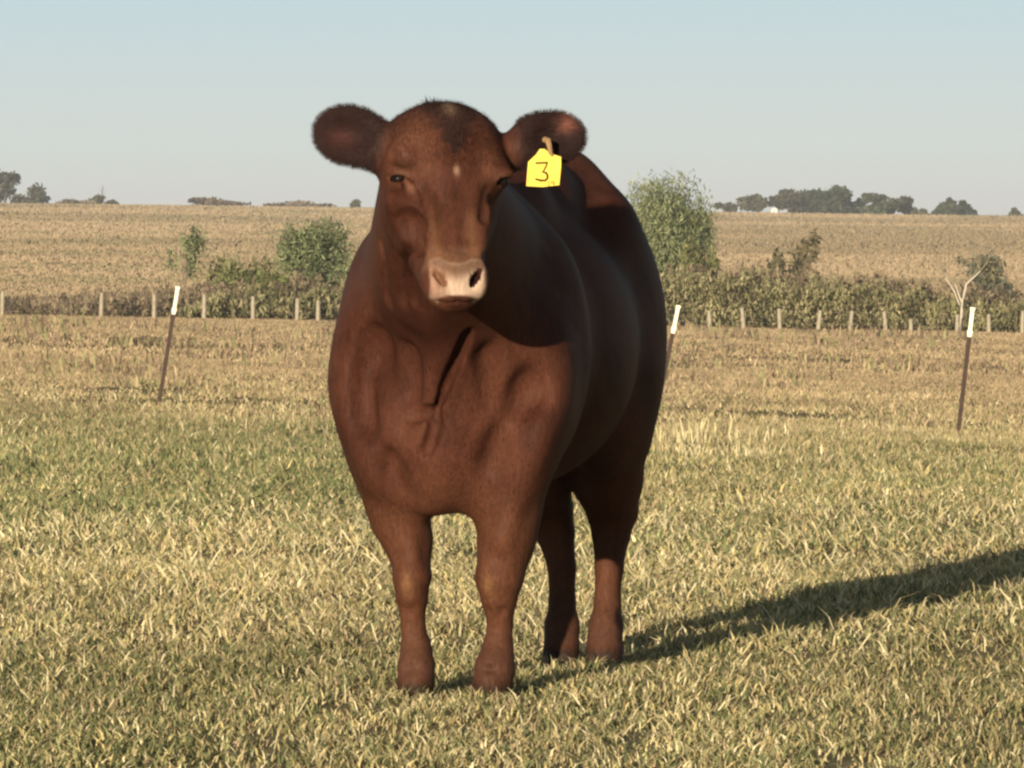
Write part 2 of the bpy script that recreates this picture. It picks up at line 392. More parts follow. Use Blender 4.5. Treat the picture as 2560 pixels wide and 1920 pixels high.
# front legs: local x from the photo, z heights in metres
def front_leg(s, xs_, rs_):
    cone(W(.190 * s, .0, .72), W(xs_[2], -.012, .42), .085, rs_[2] * .92, k=.06)    # shoulder running down into the forearm
    zs = [.66, .56, .45, .37, .285, .235, .17, .115, .075, .03]
    ysl = [.06, .04, .03, .025, .0, .0, .01, .005, -.005, -.02]
    pts = [W(xs_[i], ysl[i], zs[i]) for i in range(10)]
    rs_ = [r * f for r, f in zip(rs_, (.98, .97, .93, .95, .96, .90, .80, .82, .90, .93))]
    chain(pts[:5], rs_[:5], k=.03, flat=AY, q=1.25)
    chain(pts[4:8], rs_[4:8], k=.008, flat=AY, q=1.15)
    chain(pts[7:], rs_[7:], k=.010, flat=AY, q=1.15)
    ell(W(xs_[4] + .002 * s, -.018, .275), (rs_[4] * .74, .034, .05), k=.02)       # knee cap
    cone(W(xs_[6], .045, .22), W(xs_[7], .045, .12), .014, .016, k=.015)          # back tendon
    for q in (-1, 1): ell(W(xs_[7] + .017 * q, .05, .095), (.013, .016, .017), k=.01)   # dew claws
    cone(W(xs_[4] + .4 * rs_[4] * s, -.03, .50), W(xs_[4] - .3 * rs_[4] * s, -.040, .31), .010, .008, k=.03)   # tendon ridge on the forearm
    for q in (-1, 1): cone(W(xs_[6] + q * .5 * rs_[6], -.035, .21), W(xs_[6] + q * .45 * rs_[6], -.035, .13), .004, .004, k=.015, op='-')
    chain([W(xs_[8] + q * .8 * rs_[8], -.056, .072 + .008 * abs(q)) for q in (-1, 0, 1)], [.004, .005, .004], k=.014, op='-')   # pastern crease
    cone(W(xs_[9], -.075, .05), W(xs_[9], -.070, -.01), .005, .007, k=.012, op='-')   # cleft between the claws
front_leg(-1, [-.180, -.160, -.133, -.108, -.090, -.091, -.091, -.083, -.079, -.077], [.10, .083, .065, .054, .045, .040, .034, .042, .046, .047])
front_leg(1, [.178, .160, .145, .130, .120, .119, .118, .114, .110, .107], [.10, .085, .073, .064, .058, .046, .036, .043, .050, .051])
# hind legs
def hind_leg(s, xs_):
    zs = [.74, .58, .47, .385, .33, .24, .15, .095, .02]
    ysl = [1.10, 1.14, 1.20, 1.27, 1.27, 1.245, 1.225, 1.20, 1.165]
    rs_ = [.12, .096, .082, .065, .049, .035, .033, .043, .047]
    pts = [W(xs_[i], ysl[i], zs[i]) for i in range(9)]
    chain(pts[:4], rs_[:4], k=.035, flat=AY, q=1.3)
    chain(pts[3:7], rs_[3:7], k=.010, flat=AY, q=1.25)
    chain(pts[6:], rs_[6:], k=.010, flat=AY, q=1.15)
    cone(W(xs_[3], 1.31, .40), W(xs_[2], 1.26, .56), .022, .02, k=.025)          # Achilles tendon and point of hock
    cone(W(xs_[8], 1.10, .07), W(xs_[8], 1.11, .0), .006, .008, k=.012, op='-')
hind_leg(-1, [-.115, -.098, -.092, -.080, -.060, -.036, -.030, -.024, -.018])
hind_leg(1, [.125, .110, .096, .091, .088, .088, .089, .091, .094])
# tail
chain([W(0, 1.36, 1.17), W(0, 1.43, 1.05), W(.0, 1.43, .8), W(.0, 1.42, .62)], [.035, .024, .018, .015], k=.03)
# head
ell(HP(0, .135, .115), (.133, .135, .115), HAX, k=.04)
ell(HP(0, .100, .10), (.128, .086, .095), HAX, k=.04)                        # broad crown
ell(HP(0, .035, .085), (.075, .042, .07), HAX, k=.05)
for s in (-1, 1): ell(HP(.058 * s, .066, .10), (.068, .046, .07), HAX, k=.04)                        # poll
ell(HP(0, .12, .05), (.100, .085, .045), HAX, k=.05)                         # forehead
cone(HP(0, .20, .080), HP(0, .44, .064), .084, .050, k=.04, flat=hu, q=1.02)    # bridge of the face
for s in (-1, 1):
    chain([HP(.066 * s, .22, .026), HP(.050 * s, .30, .026), HP(.044 * s, .41, .028)], [.016, .014, .012], k=.03)
    ell(HP(.102 * s, .170, .058), (.035, .034, .042), HAX, k=.045)              # brows
    if s < 0: ell(HP(.105 * s, .232, .090), (.028, .030, .035), HAX, k=.04)               # under the eyes
    cone(HP(.060 * s, .22, .18), HP(.030 * s, .42, .11), .062, .036, k=.05)      # jaws
    cone(HP((.086 if s < 0 else .066) * s, .24, .125), HP(.050 * s, .37, .09), .022, .014, k=.04)      # cheek bones
# muzzle
ell(HP(0, .462, .060), (.068, .060, .056), HAX, k=.03)
ell(HP(-.002, .464, .024), (.060, .052, .028), HAX, k=.02)
for s in (-1, 1): ell(HP(.050 * s, .458, .032), (.021, .040, .028), HAX, k=.02)
ell(HP(0, .484, .076), (.042, .024, .032), HAX, k=.02)                           # lower lip
chain([HP(-.060, .500, .070), HP(-.035, .517, .038), HP(0, .519, .024), HP(.035, .517, .038), HP(.060, .500, .070)], [.002, .003, .003, .003, .002], k=.006, op='-')
NOS = []
for s in (-1, 1):
    sd_ax = (hu * math.cos(R(33)) - s * 0 * hu); d1 = ht * math.cos(R(33)) - s * hu * math.sin(R(33)); d2 = np.cross(hn, d1); d2 /= np.linalg.norm(d2)
    NOS.append((HP(.040 * s, .468, .002), d2, d1)); ell(NOS[-1][0], (.0062 if s > 0 else .006, .024, .026 if s > 0 else .012), (d2, d1, hn), k=.007, op='-')
# ears
def ear(s, c, r, tilt, back):
    al = np.array((s * math.cos(tilt), 0, math.sin(tilt))); al = al + np.array((0, back, 0)); al /= np.linalg.norm(al)
    nn = np.array((.1 * s, -1, .05)); nn -= al * nn.dot(al); nn /= np.linalg.norm(nn); wd = np.cross(nn, al)
    axs = (al, wd, nn)
    root = HP(.105 * s, .118, .12)
    cone(root, c - al * r[0] * .5 - AZ * .006, .040, .044, k=.02)
    ell(c, r, axs, k=.03)
    ell(c + nn * .044 + al * .004, (r[0] * .74, r[1] * .70, .034), axs, k=.025, op='-')
    pass
    return axs
CE1 = U(757, 293, 11.40); CE2 = U(1187, 298, 11.46)
E1 = ear(-1, CE1, (.083, .065, .036), R(12), .15)
E2 = ear(1, CE2, (.082, .058, .036), R(4), .25)

# soften the joins of neck, chest and shoulders
def blur_region(c, r, passes=3, w=9):
    s = sub(c, r); B = np.clip(FLD[s], -.09, .09); X, Y, Z = grid(s, c)
    for _ in range(passes):
        for axn in range(3):
            p = [(0, 0)] * 3; p[axn] = (w // 2 + 1, w // 2); q = np.cumsum(np.pad(B, p, 'edge'), axn, dtype=np.float64)
            hi_ = [slice(None)] * 3; lo_ = [slice(None)] * 3; hi_[axn] = slice(w, None); lo_[axn] = slice(None, -w)
            B = ((q[tuple(hi_)] - q[tuple(lo_)]) / w).astype(np.float32)
    rr = np.sqrt((X / r[0]) ** 2 + (Y / r[1]) ** 2 + (Z / r[2]) ** 2); m = np.clip((1 - rr) / .35, 0, 1); m = m * m * (3 - 2 * m)
    A = FLD[s]; FLD[s] = np.where(np.abs(A) < .085, A * (1 - m) + B * m, A)
blur_region(U(985, 850, 11.93), (.40, .34, .36), 3, 11)
blur_region(U(1080, 930, 11.95), (.22, .25, .28), 3, 9)
blur_region(U(840, 1000, 11.95), (.16, .20, .22), 2, 9)
blur_region(U(1150, 1010, 11.95), (.14, .20, .20), 2, 9)
ell(W(-.022, -.03, .592), (.088, .12, .148), k=.05)                             # keel of the brisket hanging between the legs
# skin folds and hollows pressed into the front of the body
def surf(x, y):
    for dist in np.arange(11.1, 13.3, .006):
        p = U(x, y, dist); i = ((p - lo) / H).astype(int)
        if (i >= 0).all() and (i < dim).all() and FLD[tuple(i)] < 0: return p
    return U(x, y, 12.)
def fold(pts, r, k, op='-', sink=0.0, q=1.0, depth=None):
    if depth is not None: sink = (k * .25 + float(np.mean(r)) * q - depth) * (1 if op == '+' else -1)
    r = r if hasattr(r, '__len__') else [r] * len(pts); t = np.linspace(0, len(pts) - 1, (len(pts) - 1) * 7 + 1); a = np.array(pts, float)
    xs_ = np.interp(t, range(len(pts)), a[:, 0]); ys_ = np.interp(t, range(len(pts)), a[:, 1]); rr = np.interp(t, range(len(pts)), r)
    ker = np.ones(7) / 7; xs_ = np.convolve(np.pad(xs_, 3, 'edge'), ker, 'valid'); ys_ = np.convolve(np.pad(ys_, 3, 'edge'), ker, 'valid')
    dp = np.array([surf(x, y)[1] for x, y in zip(xs_, ys_)]); dp = np.convolve(np.pad(dp, 3, 'edge'), ker, 'valid')
    P = [U(x, y, d_ + sink) for x, y, d_ in zip(xs_, ys_, dp)]; chain(P, rr, k=k, op=op, flat=np.array((0, 1., 0)), q=q)
fold([(812, 710), (806, 790), (800, 880), (806, 930)], [.008, .015, .015, .008], .07, depth=.010)
fold([(885, 720), (890, 800), (870, 900), (880, 960)], [.006, .010, .010, .006], .06, depth=.006)
fold([(1150, 800), (1145, 870), (1120, 905)], [.012, .018, .012], .06, depth=.010)
fold([(850, 960), (878, 1010), (896, 1060)], [.006, .010, .012], .05, depth=.007)
fold([(1085, 945), (1062, 1000), (1048, 1060)], [.006, .010, .012], .05, depth=.007)
fold([(1190, 850), (1180, 950), (1140, 1060)], .010, .06, '+', depth=.008)
fold([(775, 830), (790, 950), (822, 1050)], .010, .06, '+', depth=.006)
fold([(988, 735), (962, 790), (936, 855), (922, 930)], [.006, .010, .010, .006], .05, '+', depth=.007)
blur_region(U(985, 850, 11.90), (.40, .40, .36), 3, 9)
blur_region(U(1080, 900, 11.92), (.22, .30, .28), 3, 9)
ell(W(-.020, -.065, .578), (.082, .10, .128), k=.045)                            # rounded end of the brisket
fold([(812, 722), (803, 790), (792, 860), (784, 925)], [.012, .020, .019, .011], .05, depth=.015)
fold([(845, 800), (850, 880), (862, 960)], [.012, .016, .012], .04, '+', depth=.007)
fold([(884, 740), (892, 810), (886, 880)], [.008, .011, .008], .03, depth=.007)
fold([(1050, 750), (1058, 815), (1064, 886)], [.008, .011, .008], .035, depth=.008)
fold([(1150, 820), (1142, 855), (1118, 890)], [.016, .022, .014], .04, depth=.014)
fold([(1090, 915), (1070, 965), (1050, 1024)], [.008, .011, .009], .03, depth=.010)
fold([(1175, 900), (1150, 980), (1112, 1062), (1078, 1190)], [.010, .011, .009, .006], .04, '+', depth=.008)
fold([(836, 985), (868, 1045), (900, 1085)], [.008, .010, .008], .04, depth=.009)
fold([(906, 990), (912, 1070)], [.006, .008], .025, depth=.006)
blur_region(U(985, 860, 11.92), (.42, .32, .40), 2, 5)
ell(W(-.022, -.055, .575), (.080, .095, .130), k=.03)
fold([(880, 905), (915, 893), (940, 889)], [.004, .005, .004], .02, depth=.003)
for xs2 in ((826, 832, 838), (850, 860, 872), (878, 884, 896)): fold([(xs2[0], 520), (xs2[1], 590), (xs2[2], 665)], [.003, .005, .003], .025, depth=.004)
fold([(866, 325), (874, 348)], [.012, .010], .03, depth=.007)
fold([(882, 480), (900, 530)], [.014, .012], .04, depth=.008)
fold([(926, 430), (930, 490), (938, 545)], [.006, .006, .005], .02, '+', depth=.004)
fold([(1046, 430), (1042, 490), (1034, 545)], [.006, .006, .005], .02, '+', depth=.004)
fold([(943, 888), (938, 935), (918, 985)], [.004, .005, .003], .02, depth=.006)
fold([(1012, 704), (992, 760), (966, 825), (944, 886)], [.006, .009, .009, .003], .014, q=1.8, depth=.022)

EYES = [(surf(861, 386), -1), (surf(1084, 391), 1)]
for e, s in EYES:
    ell(e + np.array((0, .004, .016)), (.026, .022, .009), k=.02)                                 # upper lid
    if s < 0: ell(e + np.array((-.006 * s, .004, -.017)), (.022, .02, .007), k=.02)                          # lower lid
    ell(e, (.017, .022, .0074), (hu * .94 - .33 * s * AZ, AY, AZ), k=.005, op='-')
fold([(880, 396), (896, 424), (912, 462), (918, 500)], [.004, .007, .005, .003], .016, depth=.011)
fold([(1058, 405), (1050, 440), (1044, 480)], [.004, .006, .003], .016, depth=.006)

# surface nets over the distance field
def surface_nets(Fd):
    S = Fd < 0
    def cor(a): return [a[i:a.shape[0] - 1 + i, j:a.shape[1] - 1 + j, k:a.shape[2] - 1 + k] for i in (0, 1) for j in (0, 1) for k in (0, 1)]
    cs = cor(S); cnt = sum(c.astype(np.int8) for c in cs); act = (cnt > 0) & (cnt < 8)
    I = np.argwhere(act); n = len(I)
    idm = np.full(act.shape, -1, np.int32); idm[act] = np.arange(n)
    val = [Fd[I[:, 0] + i, I[:, 1] + j, I[:, 2] + k] for i in (0, 1) for j in (0, 1) for k in (0, 1)]
    off = np.array([(i, j, k) for i in (0, 1) for j in (0, 1) for k in (0, 1)], float)
    acc = np.zeros((n, 3)); ct = np.zeros(n)
    for a in range(8):
        for b in range(a + 1, 8):
            if np.abs(off[a] - off[b]).sum() != 1: continue
            m = (val[a] < 0) != (val[b] < 0); t = np.clip(val[a] / np.where(m, val[a] - val[b], 1), 0, 1)
            acc += np.where(m[:, None], off[a] + t[:, None] * (off[b] - off[a]), 0); ct += m
    V = lo + H * (I + acc / ct[:, None])
    Q = []
    for axn in range(3):
        o1, o2 = [(1, 2), (2, 0), (0, 1)][axn]
        A = S.take(range(S.shape[axn] - 1), axn); B = S.take(range(1, S.shape[axn]), axn)
        E = np.argwhere(A != B); fl = A[tuple(E.T)]
        ok = (E[:, o1] > 0) & (E[:, o2] > 0) & (E[:, o1] < S.shape[o1] - 1) & (E[:, o2] < S.shape[o2] - 1); E = E[ok]; fl = fl[ok]
        def g(p, q):
            e = E.copy(); e[:, o1] -= p; e[:, o2] -= q; return idm[tuple(e.T)]
        q = np.stack([g(1, 1), g(0, 1), g(0, 0), g(1, 0)], -1)
        q[~fl] = q[~fl][:, ::-1]; Q.append(q)
    Q = np.concatenate(Q); return V, Q[(Q >= 0).all(1)]
CV, CQ = surface_nets(FLD)
def adj_smooth(V, Q, it, lam):
    e = np.concatenate([Q[:, [0, 1]], Q[:, [1, 2]], Q[:, [2, 3]], Q[:, [3, 0]]]); a = np.concatenate([e[:, 0], e[:, 1]]); b = np.concatenate([e[:, 1], e[:, 0]])
    deg = np.bincount(a, minlength=len(V))[:, None]
    for i in range(it):
        for l in ((lam, -lam * 1.02) if True else (lam,)):
            s = np.stack([np.bincount(a, V[b, k], minlength=len(V)) for k in range(3)], -1) / deg
            V = V + l * (s - V)
    return V
CV = adj_smooth(CV, CQ, 5, .55)
# keep the largest connected piece only
# normals
fn = np.cross(CV[CQ[:, 2]] - CV[CQ[:, 0]], CV[CQ[:, 3]] - CV[CQ[:, 1]])
CN = np.zeros_like(CV)
for k in range(4):
    for j in range(3): CN[:, j] += np.bincount(CQ[:, k], fn[:, j], minlength=len(CV))
CN /= np.linalg.norm(CN, axis=1, keepdims=True) + 1e-12
# coat colour by region of the animal, with crease and nostril shade painted in
rel = CV - P0; hu_, hs_, hw_ = rel @ hu, rel @ ht / HS, -(rel @ hn)
ishead = (hw_ < .2) & (hs_ > -.06) & (hs_ < .56) & (np.abs(hu_) < .15) & (CV[:, 1] < 11.72)
c3 = lambda *c: np.array(c)
COAT = c3(.072, .0255, .0155)
cc = np.tile(COAT, (len(CV), 1))
lx = (CV - (OX, OY, 0)) @ AX; ly = (CV - (OX, OY, 0)) @ AY; lz = CV[:, 2]
def mixc(mask, col):
    global cc
    mask = np.clip(mask, 0, 1)[:, None]; cc = cc * (1 - mask) + np.asarray(col) * mask
sm = lambda x, a, b: np.clip((x - a) / (b - a), 0, 1) ** 2 * (3 - 2 * np.clip((x - a) / (b - a), 0, 1))
n1 = fbm(lx * 9 + ly * 3 + 40, lz * 7 + ly * 4, 4); n2 = fbm(lx * 26 + 7 + ly * 9, lz * 14, 3)
mixc(sm(n1, .45, .7) * .6, COAT * .62); mixc(sm(n2, .52, .75) * .35, COAT * .72); mixc(sm(n1, .55, .35) * .35, c3(.115, .044, .024))
mixc(sm(lz, .62, .35) * .45, c3(.125, .052, .026))                      # gingery forearms
mixc(sm(lz, .060, .025) * .8, c3(.026, .018, .014))
mixc(sm(lz, .22, .06) * (lz > .05) * .55, c3(.080, .040, .027))                      # duller pasterns
for xk in (-.088, .108):
    mixc(np.exp(-((lx - xk) / .014) ** 2 - ((lz - .268) / .022) ** 2) * (ly < .0) * .75, c3(.20, .10, .045))   # paler patch on each knee
mixc((ishead & (hs_ > .25)) * sm(hs_, .25, .33) * sm(np.abs(hu_), .045, .0) * sm(hs_, .43, .36) * .35, c3(.095, .034, .018))
nf = fbm(hu_ * 55 + 11, hs_ * 38, 3)
mixc(ishead * sm(.050 * np.clip(1.25 - (hs_ - .03) / .115, 0, 1.2) - np.abs(hu_ - .008) + (nf - .5) * .02, -.006, .010) * .9, c3(.022, .0130, .0120))
mixc(ishead * np.exp(-((hu_ + .088) / .022) ** 2 - ((hs_ - .145) / .030) ** 2) * .55, c3(.040, .021, .018))
mixc(ishead * sm(nf, .5, .75) * .35, COAT * .6); mixc(ishead * sm(nf, .45, .25) * .3, COAT * 1.35)
mixc(ishead * sm(np.abs(hs_ - .398), .012, .004) * sm(np.abs(hu_), .05, .03) * (hw_ < .06) * .6, c3(.03, .016, .013))   # crease shade painted across above the muzzle; forehead swirl is set earlier
mixc(ishead * sm(hs_, .13, .0) * .5, c3(.05, .027, .022))
mixc(ishead * np.exp(-((hu_ + .075) / .04) ** 2 - ((hs_ - .12) / .06) ** 2) * .6, c3(.135, .055, .032))
mixc(ishead * np.exp(-((hu_ - .085) / .025) ** 2 - ((hs_ - .17) / .06) ** 2) * .6, c3(.135, .055, .032))
mixc(ishead * np.exp(-((hu_ - .012) / .006) ** 2 - ((hs_ - .195) / .011) ** 2) * .8, c3(.36, .21, .14))    # pale fleck
mixc(ishead * np.exp(-((hu_ - .008) / .014) ** 2 - ((hs_ - .02) / .022) ** 2) * .45, c3(.30, .2, .13))
for s in (-1, 1): mixc(ishead * np.exp(-((hu_ - s * .040) / .014) ** 2 - ((hs_ - .36) / .07) ** 2) * .6, c3(.15, .068, .033))
mixc(ishead * sm(hs_, .37, .41) * sm(hs_, .455, .43) * (hw_ < .05) * .5, c3(.22, .105, .058))
n3 = fbm(hu_ * 40 + 3, hs_ * 40, 3)
edge = .417 + .016 * np.clip(1 - (hu_ / .035) ** 2, 0, 1) + (n3 - .5) * .012
pad = ishead * sm(hs_, edge - .004, edge + .012) * (hw_ < .05) * sm(hs_, .514, .508) * sm(np.abs(hu_ - .003), .066, .054)
mixc(pad, c3(.50, .355, .26) * (1 + (n3 - .5)[:, None] * .45))
mixc(pad * sm(hs_, edge + .060 - 7 * hu_ ** 2, edge + .022) * .92, c3(.125, .062, .035))
mixc(pad * sm(hu_ + (n3 - .5) * .02, -.016, -.040) * .75, c3(.20, .11, .075)); mixc(pad * sm(hu_, .048, .062) * .6, c3(.30, .16, .10))
mixc(pad * np.exp(-((hu_ + .036) / .017) ** 2 - ((hs_ - .472) / .026) ** 2) * .85, c3(.16, .078, .045))
mixc(pad * np.exp(-((hu_ + .060) / .02) ** 2 - ((hs_ - .48) / .04) ** 2) * .45, c3(.42, .22, .15))
for (pc, a1, a2), amt in zip(NOS, (.6, .97)):
    r_ = CV - pc; mixc(((r_ @ a1) / .0095) ** 2 + ((r_ @ a2) / .026) ** 2 + ((r_ @ hn) / .03) ** 2 < 1, c3(.03, .012, .009) if amt > .9 else c3(.16, .075, .042))  # nostril hollows: shade painted in, the left one browner
for e, s in EYES:
    r_ = CV - e; dd = np.hypot(np.hypot(r_[:, 0] / 1.6, r_[:, 2] + .3 * s * r_[:, 0]), r_[:, 1] * .5)
    mixc(np.exp(-((dd - .013) / .005) ** 2) * (r_[:, 2] > 0) * .45, c3(.17, .085, .055)); mixc(dd < .0072, c3(.012, .008, .007))
r_ = CV - EYES[0][0]; mixc(np.exp(-((r_[:, 0] - .026) / .012) ** 2 - ((r_[:, 2] + .020) / .009) ** 2) * (np.abs(r_[:, 1]) < .06) * .6, c3(.26, .13, .085))
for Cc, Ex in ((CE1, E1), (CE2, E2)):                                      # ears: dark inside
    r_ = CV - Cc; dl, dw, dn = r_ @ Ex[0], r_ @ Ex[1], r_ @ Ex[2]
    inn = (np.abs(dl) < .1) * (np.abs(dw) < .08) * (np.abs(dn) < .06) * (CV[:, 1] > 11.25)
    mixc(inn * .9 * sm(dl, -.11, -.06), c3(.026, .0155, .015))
r_ = CV - CE2; mixc(np.exp(-((r_ @ E2[0] - .03) / .020) ** 2 - ((r_ @ E2[1] - .026) / .016) ** 2) * (CV[:, 1] > 11.2) * (np.abs(r_ @ E2[2]) < .06) * .8, c3(.30, .12, .085))
r_ = CV - CE1; mixc(np.exp(-((r_ @ E1[0] - .01) / .03) ** 2 - ((r_ @ E1[1] - .01) / .02) ** 2) * (CV[:, 1] > 11.2) * (np.abs(r_ @ E1[2]) < .06) * .4, c3(.16, .06, .05))

M_HIDE = mat_new('red_hide', attr='Col', rough=.55, spec=.05, bump=(150, .5, .003), streak=((110, 110, 22), .78, 1.18))
M_HAIR = mat_new('coat_hair', attr='Col', rough=.55, spec=.04)
M_EYE = mat_new('eye_dark', (.010, .007, .006), rough=.3, spec=.08)
M_HOOF = mat_new('hoof_horn', (.05, .032, .023), rough=.6, noise=(30, .6, (.09, .06, .04)), bump=(60, .3, .004))
cow = tag(empty('cow', W(0, .5, 0)), 'dark red cow standing face on with a yellow tag in one ear', 'cow')
def own(o, root=cow): o.parent = root; o.matrix_parent_inverse = Matrix.Translation(-root.location); return o
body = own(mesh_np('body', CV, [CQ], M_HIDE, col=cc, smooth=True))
# hair
padv = pad
def hairs(idx, length, width, lift, name, colmul=1.0, flow=(0, .25, -1.0), jit=.35):
    n = len(idx); p = CV[idx] + rng.normal(0, .003, (n, 3)); nn = CN[idx]
    fl = np.tile(np.asarray(flow, float), (n, 1)) + rng.normal(0, jit, (n, 3)); fl -= nn * (fl * nn).sum(1, keepdims=True); fl /= np.linalg.norm(fl, axis=1, keepdims=True) + 1e-9
    dr = fl * (1 - lift) + nn * lift; dr /= np.linalg.norm(dr, axis=1, keepdims=True)
    sd = np.cross(dr, nn); sd /= np.linalg.norm(sd, axis=1, keepdims=True) + 1e-9
    ln = rng.uniform(length[0], length[1], (n, 1)); b = p - nn * .001
    v = np.stack([b - sd * width / 2, b + sd * width / 2, b + dr * ln], 1).reshape(-1, 3)
    c = np.repeat(cc[idx] * rng.uniform(.8, 1.22, (n, 1)) * colmul, 3, 0)
    HN.append(np.repeat(nn, 3, 0)); return v, np.arange(n * 3).reshape(-1, 3), c
HN = []
area_ok = np.where((padv < .3) & (lz > .02))[0]
sel = rng.choice(area_ok, 290000)
onhead = ishead[sel]
hv = [hairs(sel[~onhead], (.006, .013), .0008, .07, 'h', jit=.22), hairs(sel[onhead], (.004, .008), .0007, .07, 'h', jit=.22)]
tailv = np.where((ly > 1.40) & (lz < .68))[0]
hv.append(hairs(rng.choice(tailv, 1500), (.1, .26), .003, .12, 'h'))
def jt(parts):
    o = 0; V = []; T = []; C = []
    for v, t, c in parts: V.append(v); T.append(t + o); C.append(c); o += len(v)
    return np.concatenate(V), [np.concatenate(T)], np.concatenate(C)
v, f, c = jt(hv)
o = own(mesh_np('coat_hair', v, f, M_HAIR, col=c, smooth=True)); o['kind'] = 'stuff'
o.data.normals_split_custom_set_from_vertices(np.concatenate(HN).astype(np.float32))
for Cc, Ex, s in ((CE1, E1, -1), (CE2, E2, 1)):                            # long hair round each ear
    r_ = CV - Cc; dl, dw, dn = r_ @ Ex[0], r_ @ Ex[1], r_ @ Ex[2]
    rr = np.hypot(dl / .088, dw / .070)
    rim = np.where((rr > .62) & (rr < 1.2) & (np.abs(dn) < .05) & (dl > -.07) & (CV[:, 1] > 11.2))[0]
    ins = np.where((rr < .75) & (dn > -.04) & (np.abs(dn) < .05) & (CN @ Ex[2] > .2))[0]
    i1 = rng.choice(rim, 16000); n = len(i1)
    out = (CV[i1] - Cc); out -= np.outer(out @ Ex[2], Ex[2]); out /= np.linalg.norm(out, axis=1, keepdims=True)
    out = out + rng.normal(0, .32, (n, 3)) + Ex[0] * .25; out /= np.linalg.norm(out, axis=1, keepdims=True)
    sd = np.cross(out, Ex[2]); p = CV[i1]; ln = rng.uniform(.004, .014, (n, 1)) * rng.uniform(.5, 1.1, (n, 1))
    v1 = np.stack([p - sd * .00025, p + sd * .00025, p + out * ln], 1).reshape(-1, 3)
    c1 = np.repeat(np.tile(c3(.032, .018, .015), (n, 1)) * rng.uniform(.6, 1.5, (n, 1)), 3, 0)
    pt = [(v1, np.arange(n * 3).reshape(-1, 3), c1)]
    if len(ins): pt.append(hairs(rng.choice(ins, 5000), (.012, .026), .0007, .25, 'h', flow=tuple(Ex[0] * 1.0 + np.array((0, -.2, 0))), jit=.5))
    v, f, c = jt(pt); o = own(mesh_np('ear_hair', v, f, M_HAIR, col=c)); o['kind'] = 'stuff'
top = np.where(ishead & (hs_ < .03) & (np.abs(hu_) < .05) & (CN[:, 2] > .2))[0]
i1 = rng.choice(top, 1500); hvv = [hairs(i1, (.008, .017), .0008, .28, 'h', .75, flow=(-.4, -.6, .3), jit=.5)]
tp2 = np.where(ishead & (hs_ < .02) & (np.abs(hu_ + .024) < .012) & (CN[:, 2] > .5))[0]
if len(tp2): hvv.append(hairs(rng.choice(tp2, 130), (.010, .024), .0014, .75, 'h', .6, flow=(-.3, 0, 1)))
fh = np.where(ishead & (hs_ < .17) & (np.abs(hu_) < .12) & (hw_ < .1))[0]
hvv.append(hairs(rng.choice(fh, 9000), (.008, .018), .0008, .16, 'h', .9, flow=(.25, -.3, -.8), jit=.7))
v, f, c = jt(hvv); o = own(mesh_np('forelock', v, f, M_HAIR, col=c)); o['kind'] = 'stuff'
# eyes
def uvsphere(c, r, nu=20, nv=12):
    v = []; q = []
    for i in range(nv + 1):
        for j in range(nu):
            a, b = math.pi * i / nv, 2 * math.pi * j / nu
            v.append(np.asarray(c) + r * np.array((math.sin(a) * math.cos(b), math.sin(a) * math.sin(b), math.cos(a))))
    for i in range(nv):
        for j in range(nu): q.append((i * nu + j, i * nu + (j + 1) % nu, (i + 1) * nu + (j + 1) % nu, (i + 1) * nu + j))
    return v, q
for e, s in EYES:
    m = MB(); vv, qq = uvsphere(e + np.array((0, .0185, 0)), .0165); m.add(vv, qq); own(m.build('eye', M_EYE, smooth=True))
# hooves: two claws each
def hoof(cx, cy, w):
    m = MB()
    for q in (-1, 1):
        prof = [(-.012, .062), (.035, .052), (.055, .036)]
        ring = []
        for z, sc_ in ((-.012, 1.0), (.008, .95), (.022, .84), (.034, .66)):
            an = np.linspace(0, 2 * math.pi, 14, endpoint=False)
            px = np.cos(an) * w * .47 * sc_; py = np.sin(an) * .062 * sc_; py = np.where(py < 0, py * 1.12, py * .9) + z * .35
            px = px + q * w * .49 + np.where(py < -.02, -q * (-.02 - py) * .25, 0)
            ring.append([W(cx + px[i], cy + py[i], z) for i in range(14)])
        vv = np.concatenate(ring); qd = [(i * 14 + j, i * 14 + (j + 1) % 14, (i + 1) * 14 + (j + 1) % 14, (i + 1) * 14 + j) for i in range(3) for j in range(14)]
        n0 = len(vv); vv = np.concatenate([vv, [vv[:14].mean(0), vv[-14:].mean(0)]])
        tt = [(n0, (j + 1) % 14, j) for j in range(14)] + [(n0 + 1, 42 + j, 42 + (j + 1) % 14) for j in range(14)]
        m.add(vv, qd, tt)
    own(m.build('hoof', M_HOOF, smooth=True))
hoof(-.075, -.030, .042); hoof(.107, -.030, .046); hoof(-.018, 1.15, .042); hoof(.094, 1.15, .042)
# ear tag: yellow plate hanging in front of the left ear
M_TAG = mat_new('yellow_plastic', (.80, .58, .03), rough=.45, spec=.3, noise=(28, .5, (.70, .54, .10)))
M_INK = mat_new('marker_ink', (.10, .055, .01), rough=.7)
M_STUD = mat_new('tan_plastic', (.34, .21, .10), rough=.5, noise=(60, .5, (.24, .14, .07)))
TD = 11.392
tagpx = [(1137, 402), (1139, 372), (1141, 350), (1158, 334), (1166, 322), (1176, 322), (1189, 332), (1212, 339), (1212, 360), (1208, 400), (1172, 404)]
fr = [U(x, y, TD) for x, y in tagpx]; m = MB(); n = len(fr)
nb = np.array((.12, .99, .04))
ring = np.array(fr + [p + nb * .003 for p in fr])
m.add(ring, [(j, j + n, (j + 1) % n + n, (j + 1) % n) for j in range(n)])
ctr = U(1174, 368, TD); m.add(np.array(fr + [ctr]), None, [(j, (j + 1) % n, n) for j in range(n)])
m.add(np.array([p + nb * .003 for p in fr] + [ctr + nb * .003]), None, [((j + 1) % n, j, n) for j in range(n)])
